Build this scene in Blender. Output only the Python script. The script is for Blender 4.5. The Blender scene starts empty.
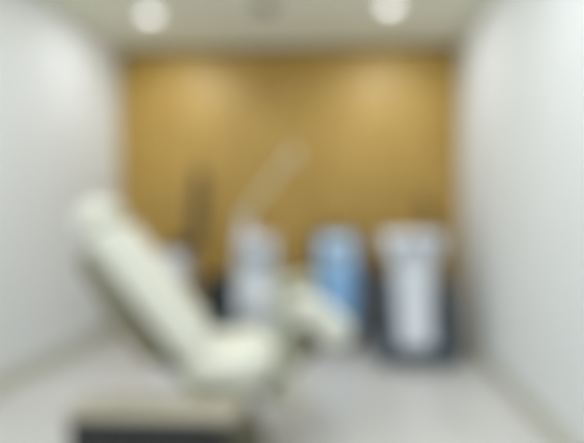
import bpy, bmesh, math, random
from mathutils import Vector, Matrix
random.seed(7)
sc = bpy.context.scene
COL = sc.collection
PI = math.pi
R = math.radians

# ------------------------------------------------------------------ materials
def lin(c):
    return tuple(((v/255)/12.92 if v/255 <= .04045 else ((v/255+.055)/1.055)**2.4) for v in c) + (1.0,)

def mat(name, rgb, rough=.5, metal=0.0, var=.04, scale=12.0, coat=0.0, bump=0.0, emit=None, strength=0.0):
    m = bpy.data.materials.new(name); m.use_nodes = True
    nt = m.node_tree; b = nt.nodes['Principled BSDF']
    tc = nt.nodes.new('ShaderNodeTexCoord')
    nz = nt.nodes.new('ShaderNodeTexNoise'); nz.inputs['Scale'].default_value = scale; nz.inputs['Detail'].default_value = 4
    nt.links.new(tc.outputs['Object'], nz.inputs['Vector'])
    cr = nt.nodes.new('ShaderNodeValToRGB')
    c = lin(rgb)
    cr.color_ramp.elements[0].position = .3; cr.color_ramp.elements[1].position = .7
    cr.color_ramp.elements[0].color = tuple(x*(1-var) for x in c[:3])+(1,)
    cr.color_ramp.elements[1].color = tuple(min(1, x*(1+var)) for x in c[:3])+(1,)
    nt.links.new(nz.outputs['Fac'], cr.inputs['Fac'])
    nt.links.new(cr.outputs['Color'], b.inputs['Base Color'])
    b.inputs['Roughness'].default_value = rough; b.inputs['Metallic'].default_value = metal
    b.inputs['Coat Weight'].default_value = coat
    if bump:
        bp = nt.nodes.new('ShaderNodeBump'); bp.inputs['Strength'].default_value = bump; bp.inputs['Distance'].default_value = .002
        n2 = nt.nodes.new('ShaderNodeTexNoise'); n2.inputs['Scale'].default_value = scale*20
        nt.links.new(tc.outputs['Object'], n2.inputs['Vector'])
        nt.links.new(n2.outputs['Fac'], bp.inputs['Height']); nt.links.new(bp.outputs['Normal'], b.inputs['Normal'])
    if emit:
        b.inputs['Emission Color'].default_value = lin(emit); b.inputs['Emission Strength'].default_value = strength
    return m

def wood_mat():
    m = bpy.data.materials.new('golden_wood_veneer'); m.use_nodes = True
    nt = m.node_tree; b = nt.nodes['Principled BSDF']; L = nt.links.new
    tc = nt.nodes.new('ShaderNodeTexCoord'); mp = nt.nodes.new('ShaderNodeMapping')
    mp.inputs['Scale'].default_value = (14, 14, .9)
    L(tc.outputs['Object'], mp.inputs['Vector'])
    nz = nt.nodes.new('ShaderNodeTexNoise'); nz.inputs['Scale'].default_value = 3; nz.inputs['Detail'].default_value = 6; nz.inputs['Distortion'].default_value = .5
    L(mp.outputs['Vector'], nz.inputs['Vector'])
    cr = nt.nodes.new('ShaderNodeValToRGB')
    cr.color_ramp.elements[0].position = .3; cr.color_ramp.elements[0].color = lin((156, 121, 48))
    cr.color_ramp.elements[1].position = .72; cr.color_ramp.elements[1].color = lin((188, 154, 80))
    L(nz.outputs['Fac'], cr.inputs['Fac'])
    # vertical seams between veneer panels, 0.75 m apart
    sx = nt.nodes.new('ShaderNodeSeparateXYZ'); L(tc.outputs['Object'], sx.inputs[0])
    dv = nt.nodes.new('ShaderNodeMath'); dv.operation = 'DIVIDE'; dv.inputs[1].default_value = .7525; L(sx.outputs['X'], dv.inputs[0])
    fr = nt.nodes.new('ShaderNodeMath'); fr.operation = 'FRACT'; L(dv.outputs[0], fr.inputs[0])
    lt = nt.nodes.new('ShaderNodeMath'); lt.operation = 'LESS_THAN'; lt.inputs[1].default_value = .006; L(fr.outputs[0], lt.inputs[0])
    mx = nt.nodes.new('ShaderNodeMix'); mx.data_type = 'RGBA'
    L(lt.outputs[0], mx.inputs[0]); L(cr.outputs['Color'], mx.inputs[6]); mx.inputs[7].default_value = lin((110, 80, 38))
    L(mx.outputs[2], b.inputs['Base Color'])
    b.inputs['Roughness'].default_value = .5
    return m

def floor_mat():
    m = bpy.data.materials.new('pale_floor_tile'); m.use_nodes = True
    nt = m.node_tree; b = nt.nodes['Principled BSDF']; L = nt.links.new
    tc = nt.nodes.new('ShaderNodeTexCoord')
    br = nt.nodes.new('ShaderNodeTexBrick'); br.offset = 0
    br.inputs['Scale'].default_value = 1; br.inputs['Brick Width'].default_value = .6; br.inputs['Row Height'].default_value = .6
    br.inputs['Mortar Size'].default_value = .003
    br.inputs['Color1'].default_value = lin((219, 218, 217)); br.inputs['Color2'].default_value = lin((213, 212, 211)); br.inputs['Mortar'].default_value = lin((176, 175, 172))
    L(tc.outputs['Object'], br.inputs['Vector'])
    nz = nt.nodes.new('ShaderNodeTexNoise'); nz.inputs['Scale'].default_value = 3; nz.inputs['Detail'].default_value = 8
    L(tc.outputs['Object'], nz.inputs['Vector'])
    mx = nt.nodes.new('ShaderNodeMix'); mx.data_type = 'RGBA'; mx.blend_type = 'SOFT_LIGHT'; mx.inputs[0].default_value = .25
    L(br.outputs['Color'], mx.inputs[6]); L(nz.outputs['Fac'], mx.inputs[7]); L(mx.outputs[2], b.inputs['Base Color'])
    b.inputs['Roughness'].default_value = .32
    return m

M = dict(
    wall=mat('white_wall_paint', (230, 233, 235), .7, var=.01, bump=.1),
    ceil=mat('ceiling_paint', (232, 235, 222), .85, var=.01),
    wood=wood_mat(), floor=floor_mat(),
    base=mat('grey_baseboard', (200, 200, 186), .5, var=.03),
    bronze=mat('bronze_base_and_shadow_line', (126, 98, 50), .5, var=.05),  # back baseboard colour, also the painted shade at the ceiling line
    leather=mat('cream_leather', (232, 233, 221), .42, var=.015, scale=30, bump=.25),
    piping=mat('cream_piping', (190, 192, 172), .5),
    arm=mat('greige_armrest', (172, 174, 154), .5),
    shell=mat('taupe_shell', (124, 120, 98), .45, var=.03),
    cream=mat('cream_plastic', (214, 214, 192), .4, var=.02),
    steel=mat('brushed_steel', (190, 192, 192), .3, metal=1.0, var=.06),
    black=mat('black_plastic', (36, 37, 38), .5, var=.1),
    rubber=mat('black_rubber', (24, 24, 25), .8, var=.1),
    teal=mat('dark_teal_plastic', (24, 42, 47), .35, var=.06),
    slate=mat('slate_plastic', (64, 80, 94), .38, var=.04),
    navy=mat('navy_plastic', (40, 66, 92), .35, var=.05),
    blue=mat('light_blue_plastic', (178, 212, 246), .35, var=.05, scale=3, coat=.3),
    deepblue=mat('mid_blue_plastic', (142, 190, 238), .35, var=.05, coat=.3),
    white=mat('white_plastic', (224, 230, 239), .35, var=.015, coat=.2),
    lilac=mat('cool_white_plastic', (214, 216, 228), .35, var=.015, coat=.2),
    beige=mat('beige_tread', (178, 171, 153), .6, var=.05, scale=60, bump=.3),
    screen=mat('screen_glass', (150, 160, 172), .12, var=.05, scale=4, coat=.5),
    palescreen=mat('pale_screen_glass', (186, 192, 204), .15, var=.04, scale=4, coat=.4),
    cable=mat('grey_cable', (120, 118, 110), .5),
    dkcable=mat('black_cable', (46, 40, 32), .5),
    lens=mat('lamp_diffuser', (250, 250, 245), .5, emit=(252, 253, 255), strength=2.8),
    rim=mat('white_lamp_rim', (226, 226, 220), .5),
    vent=mat('grey_vent', (92, 92, 82), .6),
)

# ------------------------------------------------------------------ mesh helpers
def obj(name, bm, m, parent=None, smooth=True, loc=(0, 0, 0), rotz=0.0):
    me = bpy.data.meshes.new(name)
    bmesh.ops.recalc_face_normals(bm, faces=bm.faces[:])
    bm.to_mesh(me); bm.free()
    me.materials.append(m)
    if smooth:
        for p in me.polygons: p.use_smooth = True
        me.set_sharp_from_angle(angle=R(38))
    o = bpy.data.objects.new(name, me); COL.objects.link(o)
    o.location = loc; o.rotation_euler = (0, 0, rotz)
    if parent: o.parent = parent
    return o

def thing(name, label, cat, loc=(0, 0, 0), rotz=0.0, group=None):
    o = bpy.data.objects.new(name, None); COL.objects.link(o)
    o.empty_display_size = .1; o.location = loc; o.rotation_euler = (0, 0, rotz)
    o['label'] = label; o['category'] = cat
    if group: o['group'] = group
    return o

def struct(name, bm, m, label=None, smooth=False):
    o = obj(name, bm, m, smooth=smooth); o['kind'] = 'structure'
    if label: o['label'] = label
    return o

def box(bm, c, s, bev=0.0, seg=3, rot=None):
    r = bmesh.ops.create_cube(bm, size=1.0)
    vs = r['verts']
    bmesh.ops.scale(bm, vec=s, verts=vs)
    if bev:
        es = list({e for v in vs for e in v.link_edges})
        rb = bmesh.ops.bevel(bm, geom=es, offset=bev, segments=seg, affect='EDGES', profile=.5)
        vs = list({v for f in rb['faces'] for v in f.verts} | {v for v in vs if v.is_valid})
    if rot is not None: bmesh.ops.rotate(bm, cent=(0, 0, 0), matrix=rot, verts=vs)
    bmesh.ops.translate(bm, vec=c, verts=vs)
    return bm

def B(c, s, bev=0.0, seg=3, rot=None):
    return box(bmesh.new(), c, s, bev, seg, rot)

def ring_faces(bm, rings, cap=True):
    n = len(rings[0])
    for a, b in zip(rings[:-1], rings[1:]):
        for i in range(n):
            bm.faces.new((a[i], a[(i+1) % n], b[(i+1) % n], b[i]))
    if cap:
        bm.faces.new(rings[0][::-1]); bm.faces.new(rings[-1])

def super_pt(t, a, b, n):
    c, s = math.cos(t), math.sin(t)
    return a*math.copysign(abs(c)**(2/n), c), b*math.copysign(abs(s)**(2/n), s)

def loft(st, n=4.0, seg=40, bm=None):
    """st: (centre, u axis, v axis, half u, half v); joins superellipse sections."""
    bm = bm or bmesh.new(); rings = []
    for c, u, v, a, b in st:
        c, u, v = Vector(c), Vector(u).normalized(), Vector(v).normalized()
        ring = []
        for i in range(seg):
            x, y = super_pt(2*PI*(i+.5)/seg, a, b, n)
            ring.append(bm.verts.new(c+u*x+v*y))
        rings.append(ring)
    ring_faces(bm, rings)
    return bm

def tower(levels, n=5.0, seg=44, bm=None):
    """levels: (z, half x, half y, centre x, centre y)"""
    return loft([((cx, cy, z), (1, 0, 0), (0, 1, 0), a, b) for z, a, b, cx, cy in levels], n, seg, bm)

def tube(pts, r, seg=14, bm=None, r1=None):
    bm = bm or bmesh.new(); rings = []; pts = [Vector(p) for p in pts]
    ref = Vector((0, 0, 1)); N = len(pts)
    t0 = (pts[1]-pts[0]).normalized()
    if abs(t0.dot(ref)) > .95: ref = Vector((1, 0, 0))
    u = t0.cross(ref).normalized()
    for i, p in enumerate(pts):
        t = (pts[min(i+1, N-1)]-pts[max(i-1, 0)]).normalized()
        u = (u-t*u.dot(t)).normalized(); v = t.cross(u)
        rr = r if r1 is None else r+(r1-r)*i/(N-1)
        rings.append([bm.verts.new(p+u*rr*math.cos(2*PI*k/seg)+v*rr*math.sin(2*PI*k/seg)) for k in range(seg)])
    ring_faces(bm, rings)
    return bm

def lathe(prof, seg=36, c=(0, 0, 0), bm=None, hollow=False):
    bm = bm or bmesh.new()
    rings = [[bm.verts.new((c[0]+r*math.cos(2*PI*k/seg), c[1]+r*math.sin(2*PI*k/seg), c[2]+z)) for k in range(seg)] for r, z in (prof+prof[:1] if hollow else prof)]
    ring_faces(bm, rings, not hollow)
    if hollow: bmesh.ops.remove_doubles(bm, verts=rings[0]+rings[-1], dist=1e-6)
    return bm

def spline(ctrl, n=24):
    P = [Vector(p) for p in ctrl]; P = [P[0]*2-P[1]]+P+[P[-1]*2-P[-2]]
    out = []; k = len(P)-3
    for i in range(n+1):
        t = i/n*k; j = min(int(t), k-1); f = t-j
        a, b, c, d = P[j:j+4]
        out.append(.5*((2*b)+(c-a)*f+(2*a-5*b+4*c-d)*f*f+(3*b-a-3*c+d)*f**3))
    return out

def pad(ctrl, width, thick, y0=0.0, n=22, sq=4.5, edge=.05, thick_end=None):
    """upholstered cushion: follows (s, z) control points, spans y0 .. y0+width"""
    pts = spline([(s, 0, z) for s, z in ctrl], n)
    st = []; N = len(pts)
    length = sum((b-a).length for a, b in zip(pts[:-1], pts[1:])); acc = 0
    for i, p in enumerate(pts):
        if i: acc += (p-pts[i-1]).length
        t = (pts[min(i+1, N-1)]-pts[max(i-1, 0)]).normalized()
        nrm = Vector((-t.z, 0, t.x))
        e = min(acc, length-acc)
        k = 1.0 if e >= edge else math.sqrt(max(0.0, 1-((edge-e)/edge)**2))
        th = thick if thick_end is None else thick+(thick_end-thick)*acc/length
        a = (width/2-edge*.6)+edge*.6*k
        b = th/2*(.30+.70*k)
        st.append(((p.x, y0+width/2, p.z), (0, 1, 0), nrm, a, b))
    return loft(st, sq, 48)

# ------------------------------------------------------------------ the room
XL, XR, YB, YF, HT = -2.07, .94, 4.20, -1.2, 2.52
T = .12
struct('floor', B(((XL+XR)/2, (YB+YF)/2, -T/2), (XR-XL+2*T, YB-YF+2*T, T)), M['floor'])
struct('ceiling', B(((XL+XR)/2, (YB+YF)/2, HT+T/2), (XR-XL+2*T, YB-YF+2*T, T)), M['ceil'])
struct('wall_left', B((XL-T/2, (YB+YF)/2, HT/2), (T, YB-YF+2*T, HT)), M['wall'])
struct('wall_right', B((XR+T/2, (YB+YF)/2, HT/2), (T, YB-YF+2*T, HT)), M['wall'])
struct('wall_back', B(((XL+XR)/2, YB+T/2, HT/2), (XR-XL, T, HT)), M['wood'], 'golden wood veneer back wall')
struct('wall_front', B(((XL+XR)/2, YF-T/2, HT/2), (XR-XL, T, HT)), M['wall'])
struct('baseboard_left', B((XL+.008, (YB+YF)/2, .055), (.016, YB-YF, .11), .004, 2), M['base'])
struct('baseboard_right', B((XR-.008, (YB+YF)/2, .055), (.016, YB-YF, .11), .004, 2), M['base'])
struct('baseboard_back', B(((XL+XR)/2, YB-.006, .04), (XR-XL-.034, .012, .08), .003, 2), M['bronze'])
struct('shadow_line_1', B(((XL+XR)/2, YB-.015, HT-.012), (XR-XL-.002, .03, .024), .004, 2), M['bronze'], 'dark strip painted as the shadow line where wood wall meets ceiling')  # thin dark strip stands in for the shadow under the ceiling

# ------------------------------------------------------------------ ceiling lamps
def area(name, loc, size, power, col=(.955, .985, 1.0)):
    l = bpy.data.lights.new(name, 'AREA'); l.shape = 'DISK'; l.size = size; l.energy = power; l.color = col
    o = bpy.data.objects.new(name, l); COL.objects.link(o); o.location = loc
    return o

def downlight(loc, label, power, wash=0.0):
    t = thing('ceiling_downlight', label, 'downlight', (loc[0], loc[1], HT), group='recessed ceiling downlights')
    obj('rim', lathe([(.062, -.001), (.085, -.001), (.088, -.006), (.083, -.011), (.066, -.012), (.062, -.009)], hollow=True), M['rim'], t)
    obj('diffuser', lathe([(.0005, -.006), (.060, -.006), (.060, -.002), (.0005, -.002)]), M['lens'], t)
    a = area('downlight_lamp', (0, 0, -.014), .12, power); a.parent = t
    if wash:   # the reflector of a wall washer throws most of its light onto the wood wall
        l = bpy.data.lights.new('wash_lamp', 'SPOT'); l.energy = wash; l.color = (.93, 1, 1)
        l.spot_size = R(104); l.spot_blend = 1.0; l.shadow_soft_size = .05
        o = bpy.data.objects.new('wash_lamp', l); COL.objects.link(o); o.parent = t
        o.location = (0, 0, -.03); o.rotation_euler = (R(44), 0, 0)
    return t
PW_BACK, PW_WASH, PW_ROOM = 6.4, 16.5, 11.2
downlight((-1.465, 3.445), 'round glowing ceiling downlight over the left of the wood wall', PW_BACK, PW_WASH)
downlight((.278, 3.385), 'round glowing ceiling downlight over the right of the wood wall', PW_BACK, PW_WASH*1.25)
for y in (1.75, .1):  # extra downlights out of view, added to light the front of the room
    for x in (-1.38, .14):
        downlight((x, y), 'added unseen round ceiling downlight in the rows ahead of the step stool', PW_ROOM)

t = thing('ceiling_vent', 'small dark round ceiling vent between the two glowing downlights', 'vent', (-.597, 3.336, HT))
obj('rim', lathe([(.05, -.001), (.075, -.001), (.078, -.008), (.068, -.016), (.05, -.014)], hollow=True), M['vent'], t)
bmv = bmesh.new()
for r in (.012, .026, .040):
    lathe([(r-.004, -.004), (r+.004, -.004), (r+.005, -.010), (r-.003, -.010)], 28, bm=bmv, hollow=True)
for a in range(3): box(bmv, (0, 0, -.0035), (.1, .005, .005), rot=Matrix.Rotation(a*PI/3, 3, 'Z'))
obj('grille', bmv, M['black'], t)

# ------------------------------------------------------------------ treatment chair
PHI = R(17); W = .53
ch = thing('treatment_chair', 'cream leather reclining treatment chair with raised backrest and bent leg rest', 'treatment chair', (-.590, 1.89, 0), PHI)
# (s, z) runs along the chair, y away from the viewer
obj('backrest', pad([(-.388, .990), (-.312, .880), (-.175, .697), (-.075, .556), (-.015, .478)], W, .165, thick_end=.155), M['leather'], ch)
obj('headrest', pad([(-.458, 1.075), (-.428, 1.045), (-.392, .997)], W-.03, .165, .015, 14, 4), M['leather'], ch)
obj('seat', pad([(-.065, .450), (.03, .415), (.13, .404), (.23, .408), (.335, .440)], W, .155), M['leather'], ch)
obj('leg_rest', pad([(.335, .590), (.39, .620), (.465, .618), (.56, .545), (.615, .478)], W-.06, .135, .03, thick_end=.16), M['leather'], ch)
obj('back_shell', pad([(-.446, .905), (-.390, .818), (-.295, .652), (-.228, .552), (-.170, .468)], W-.02, .095, .01, sq=6), M['shell'], ch)
obj('hinge_cover', tube([(-.055, .03, .395), (-.055, W-.03, .395)], .045, 24), M['piping'], ch)
obj('recline_bracket', loft([((s, W/2, z), (0, 1, 0), (.75, 0, .66), .17, .03) for s, z in ((-.200, .520), (-.150, .455), (-.095, .400), (-.050, .385))], 5, 32), M['shell'], ch)
obj('seat_frame', B((.12, W/2, .322), (.34, W-.06, .034), .01), M['piping'], ch)
obj('leg_frame', loft([((s, W/2, z), (0, 1, 0), (-.5, 0, .85), .2, .022) for s, z in ((.25, .325), (.33, .35), (.42, .42), (.49, .49), (.52, .50))], 5, 32), M['shell'], ch)
ar = obj('armrest', pad([(.285, .735), (.33, .755), (.39, .770), (.455, .772)], .085, .075, -.095, 14, 3.2, edge=.03), M['arm'], ch)
obj('armrest_post', loft([((s, -.052, z), (1, 0, 0), (0, 1, 0), a, .022) for s, z, a in ((.322, .285, .030), (.322, .30, .036), (.321, .55, .034), (.320, .700, .030), (.322, .72, .026))], 5, 28), M['arm'], ar)
obj('armrest_bracket', B((.29, .02, .318), (.10, .17, .03), .008), M['shell'], ar)
obj('lift_column', tower([(.19, .12, .10, .06, W/2), (.215, .13, .11, .06, W/2), (.27, .13, .11, .06, W/2), (.304, .12, .09, .08, W/2)]), M['cream'], ch)
obj('pedestal', tower([(.052, .19, .135, .06, W/2), (.07, .20, .145, .06, W/2), (.14, .185, .135, .06, W/2), (.17, .16, .12, .06, W/2), (.189, .14, .11, .06, W/2)]), M['shell'], ch)
obj('base_plate', tower([(.0, .21, .155, .06, W/2), (.006, .22, .165, .06, W/2), (.04, .22, .165, .06, W/2), (.051, .21, .155, .06, W/2)]), M['shell'], ch)
for yy in (.006, W-.006):
    obj('seam', tube(spline([(s-.022, yy, z-.008) for s, z in ((-.325, .935), (-.24, .82), (-.12, .66), (-.04, .548))], 18), .005, 8), M['piping'], ch)
for yy in (.13, W-.13):
    obj('headrest_bar', tube([(-.43, yy, 1.05), (-.36, yy, .97)], .008, 10), M['steel'], ch)

# ------------------------------------------------------------------ step stool
st = thing('step_stool', 'low step stool with a beige top and black body below the chair backrest', 'step stool', (-.755, 1.785, 0))
obj('body', tower([(.012, .272, .085, 0, 0), (.02, .280, .092, 0, 0), (.298, .280, .092, 0, 0), (.309, .272, .088, 0, 0)], 12), M['black'], st)
obj('tread', B((.025, 0, .318), (.64, .19, .018), .006), M['beige'], st)
for a in (-.25, .25):
    for b in (-.06, .06):
        obj('foot', lathe([(.018, 0), (.020, .003), (.020, .010), (.016, .0135)], 20, (a, b, 0)), M['rubber'], st)
bmg = bmesh.new()
for k in range(5): box(bmg, (.025, -.072+.036*k, .3275), (.59, .012, .003), .001, 1)
obj('grip_strip', bmg, M['beige'], st)

# ------------------------------------------------------------------ casters shared by machines
def casters(t, xs, ys):
    for x in xs:
        for y in ys:
            c = obj('caster', lathe([(.014, .040), (.016, .043), (.016, .058), (.012, .060)], 18, (x, y, 0)), M['black'], t)
            obj('wheel', tube([(x-.012, y, .0215), (x+.012, y, .0215)], .0215, 20), M['rubber'], c)

# ------------------------------------------------------------------ laser with articulated arm
la = thing('laser_machine', 'slim white laser machine with a thin articulated arm rising over it', 'laser machine', (-.702, 3.62, 0))
casters(la, (-.12, .12), (-.15, .15))
obj('base', tower([(.06, .165, .20, 0, 0), (.07, .175, .21, 0, 0), (.14, .175, .21, 0, 0), (.155, .165, .20, 0, 0)]), M['lilac'], la)
obj('body', tower([(.156, .142, .18, 0, 0), (.17, .150, .185, 0, 0), (.45, .147, .18, 0, 0), (.70, .142, .165, 0, .01), (.80, .138, .15, 0, .02), (.825, .125, .135, 0, .02)]), M['white'], la)
hd = obj('control_head', tower([(.826, .13, .12, 0, .0), (.835, .142, .135, 0, .0), (.865, .142, .130, 0, .01), (.885, .132, .115, 0, .02), (.89, .12, .10, 0, .02)]), M['lilac'], la)
obj('screen', B((.015, -.155, .735), (.20, .012, .13), .004, rot=None), M['screen'], la)
obj('key_switch', tube([(-.09, -.180, .60), (-.09, -.200, .60)], .014, 18), M['black'], la)
obj('stop_button', tube([(.08, -.178, .60), (.08, -.205, .60)], .018, 20), M['black'], la)
bmv = bmesh.new()
for k in range(7): box(bmv, (0, -.188, .25+.022*k), (.17, .006, .008), .002, 1)
obj('vent_grille', bmv, M['cable'], la)
obj('arm_post', lathe([(.040, .885), (.044, .890), (.044, .93), (.030, .945), (.026, 1.00), (.022, 1.01)], 24, (-.105, .02, 0)), M['white'], la)
obj('elbow', tube([(-.105, -.035, 1.015), (-.105, .05, 1.015)], .036, 24), M['lilac'], la)
arm = obj('articulated_arm', tube([(-.110, -.03, 1.025), (.07, -.02, 1.265), (.268, -.01, 1.52)], .015, 16), M['cream'], la)
obj('elbow', tube([(.270, -.045, 1.52), (.270, .035, 1.52)], .030, 24), M['cream'], la)
obj('handpiece', tube([(.270, .02, 1.515), (.290, .02, 1.46), (.295, .02, 1.41)], .013, 14, r1=.008), M['steel'], la)

# ------------------------------------------------------------------ blue fronted machine
bl = thing('skin_care_machine', 'navy floor machine with a light blue front panel behind the leg rest', 'machine', (-.112, 3.86, 0)); bl.scale.z = .955
casters(bl, (-.13, .15), (-.13, .13))
obj('base', tower([(.06, .195, .18, .01, 0), (.07, .207, .19, .01, 0), (.13, .207, .19, .01, 0), (.145, .195, .18, .01, 0)]), M['navy'], bl)
obj('casing', tower([(.146, .19, .15, .015, .01), (.16, .20, .16, .015, .01), (.55, .195, .15, .012, .02), (.80, .185, .13, .0, .03), (.895, .175, .11, -.005, .04), (.91, .155, .095, -.005, .04)]), M['navy'], bl)
fp = obj('front_panel', loft([((cx, y, z), (1, 0, 0), (0, 1, 0), a, .02) for z, a, cx, y in ((.17, .130, .02, -.153), (.18, .138, .02, -.155), (.55, .140, .02, -.138), (.68, .140, .016, -.128))], 6, 40), M['deepblue'], bl)
fp['label'] = 'mid blue lower front panel'
up = obj('upper_panel', loft([((cx, y, z), (1, 0, 0), (0, 1, 0), a, .02) for z, a, cx, y in ((.684, .140, .016, -.128), (.80, .140, .012, -.105), (.90, .138, .01, -.085), (.93, .125, .01, -.078))], 6, 40), M['blue'], bl)
up['label'] = 'light blue upper front panel'
obj('screen', B((.012, -.139, .79), (.17, .008, .11), .003, 2, rot=Matrix.Rotation(R(-10), 3, 'X')), M['screen'], bl).location = (0, .0, 0)
obj('handle', tube(spline([(.16, .05, .86), (.17, .06, .93), (.10, .07, .955), (-.10, .07, .955), (-.17, .06, .93), (-.165, .05, .86)], 24), .011, 12), M['navy'], bl)
obj('handpiece_holder', B((.238, -.02, .56), (.085, .12, .20), .014), M['navy'], bl)
hp = obj('handpiece', tube([(.235, -.02, .64), (.235, -.02, .70), (.235, -.025, .76)], .016, 14, r1=.020), M['slate'], bl)
obj('hose', tube(spline([(.235, -.02, .47), (.245, -.04, .36), (.238, -.05, .25), (.205, -.05, .16), (.19, -.04, .13)], 24), .011, 10), M['dkcable'], bl)

# ------------------------------------------------------------------ white headed machine, slate base
wm = thing('body_treatment_machine', 'white machine with wide top on a dark slate flared base in the right corner', 'machine', (.447, 3.52, 0)); wm.scale = (1.05, 1, .955)
casters(wm, (-.18, .20), (-.15, .15))
obj('base', tower([(.05, .265, .22, .025, 0), (.06, .29, .235, .025, 0), (.15, .29, .235, .025, 0), (.20, .275, .21, .025, .01), (.215, .25, .19, .025, .01)]), M['slate'], wm)
obj('column', tower([(.216, .17, .10, 0, .03), (.25, .175, .11, 0, .03), (.55, .165, .10, 0, .03), (.78, .16, .10, 0, .03)]), M['slate'], wm)
for s in (-1, 1):
    cx = .205*s+(.045 if s > 0 else -.005)
    obj('side_wing', loft([((cx+dx*s, y, z), (1, 0, 0), (0, 1, 0), a, b) for dx, y, z, a, b in ((0, .0, .205, .055, .14), (0, .0, .22, .062, .15), (.003, .02, .46, .058, .12), (-.010, .03, .60, .040, .08), (-.02, .03, .64, .018, .05))], 4, 32), M['slate'], wm)
obj('front_panel', loft([((0, y, z), (1, 0, 0), (0, 1, 0), a, .035) for z, a, y in ((.155, .095, -.222), (.17, .108, -.225), (.24, .114, -.215), (.50, .122, -.125), (.70, .134, -.09), (.765, .145, -.085))], 5, 40), M['white'], wm)
obj('head', tower([(.776, .165, .13, 0, .0), (.80, .185, .15, 0, .0), (.87, .205, .165, 0, .01), (.93, .212, .155, 0, .02), (.955, .205, .14, 0, .03), (.965, .185, .12, 0, .03)]), M['white'], wm)
obj('screen', B((0, -.157, .87), (.26, .012, .105), .004, 2), M['palescreen'], wm)
e = obj('emblem', lathe([(.0005, -.004), (.020, -.004), (.022, 0), (.0005, 0)], 24), M['slate'], wm)
e.rotation_euler = (R(90), 0, 0); e.location = (0, -.172, .46)
obj('support_arm', tube(spline([(.13, .13, .93), (.135, .135, 1.05), (.125, .13, 1.20), (.10, .09, 1.245), (.07, .04, 1.23)], 22), .012, 12), M['dkcable'], wm)
obj('hose', tube(spline([(.07, .04, 1.225), (.09, .045, 1.13), (.19, .05, 1.04), (.245, .06, .85), (.262, .06, .62), (.268, .0, .42), (.245, -.06, .26)], 36), .014, 12), M['dkcable'], wm)
for s in (-1, 1):
    obj('handle', tube(spline([(.19*s, -.06, .91), (.228*s, -.07, .905), (.232*s, .0, .90), (.228*s, .07, .905), (.19*s, .06, .91)], 18), .010, 10), M['slate'], wm)

# ------------------------------------------------------------------ white trolley unit with black pole
tr = thing('pole_unit', 'white device unit with a tall black pole behind the chair backrest', 'device', (-1.445, 3.88, 0)); tr.scale.z = (.93)
casters(tr, (-.09, .09), (-.13, .13))
obj('body', tower([(.06, .118, .16, 0, 0), (.075, .122, .175, 0, 0), (.60, .120, .170, 0, 0), (.77, .116, .16, 0, 0), (.80, .105, .145, 0, 0)]), M['lilac'], tr)
obj('drawer', B((0, -.176, .46), (.20, .014, .17), .005), M['white'], tr)
obj('drawer', B((0, -.178, .25), (.20, .014, .17), .005), M['white'], tr)
for z in (.50, .29):
    obj('handle', tube(spline([(-.06, -.183, z), (-.055, -.205, z), (.055, -.205, z), (.06, -.183, z)], 14), .006, 10), M['steel'], tr)
obj('pole_socket', lathe([(.060, .795), (.066, .80), (.066, .875), (.05, .89), (.04, .905)], 28, (.055, -.02, 0)), M['black'], tr)
obj('bracket', B((.135, -.02, .875), (.19, .075, .06), .014), M['black'], tr)
obj('pole', tube([(.200, -.02, .86), (.212, -.02, 1.15), (.222, -.02, 1.40)], .036, 20, r1=.033), M['black'], tr)
obj('pole_head', lathe([(.03, 1.39), (.043, 1.40), (.045, 1.50), (.032, 1.515), (.015, 1.52)], 26, (.223, -.02, 0)), M['black'], tr)
obj('cable', tube(spline([(.185, .0, 1.45), (.145, .02, 1.30), (.13, .04, 1.05), (.10, .06, .90), (.06, .08, .795)], 24), .009, 10), M['dkcable'], tr)

# ------------------------------------------------------------------ dark bin
bn = thing('waste_bin', 'dark teal lidded bin standing between the pole unit and white laser', 'bin', (-1.060, 3.88, 0)); bn.scale.z = .92
obj('body', tower([(.0, .105, .10, 0, 0), (.01, .112, .107, 0, 0), (.40, .127, .12, 0, 0), (.53, .129, .122, 0, 0)], 4), M['teal'], bn)
obj('lid', tower([(.532, .130, .124, 0, 0), (.55, .132, .126, 0, 0), (.585, .120, .115, 0, 0), (.60, .08, .085, 0, 0)], 4), M['black'], bn)
obj('pedal', B((0, -.122, .025), (.07, .05, .012), .004), M['black'], bn)

# ------------------------------------------------------------------ camera
cam = bpy.data.cameras.new('camera'); co = bpy.data.objects.new('camera', cam); COL.objects.link(co)
co.location = (0, 0, 1.05); co.rotation_euler = (R(90), 0, R(2.9))
cam.sensor_width = 36; cam.lens = 480/584*36
cam.shift_x = -34/584; cam.shift_y = -6.5/584
cam.clip_start = .01
# the photograph is thrown far out of focus: the lens is focused close up
DOF = True
cam.dof.use_dof = DOF
cam.dof.focus_distance = .20
cam.dof.aperture_fstop = 1.9
sc.camera = co

w = bpy.data.worlds.new('world'); sc.world = w; w.use_nodes = True
w.node_tree.nodes['Background'].inputs['Color'].default_value = (.5, .52, .55, 1)
w.node_tree.nodes['Background'].inputs['Strength'].default_value = .2
sc.view_settings.view_transform = 'Standard'; sc.view_settings.look = 'None'
sc.view_settings.exposure = 0.03; sc.view_settings.gamma = 1; sc.view_settings.use_curve_mapping = False
sc.cycles.max_bounces = 10; sc.cycles.diffuse_bounces = 6
sc.cycles.use_denoising = True
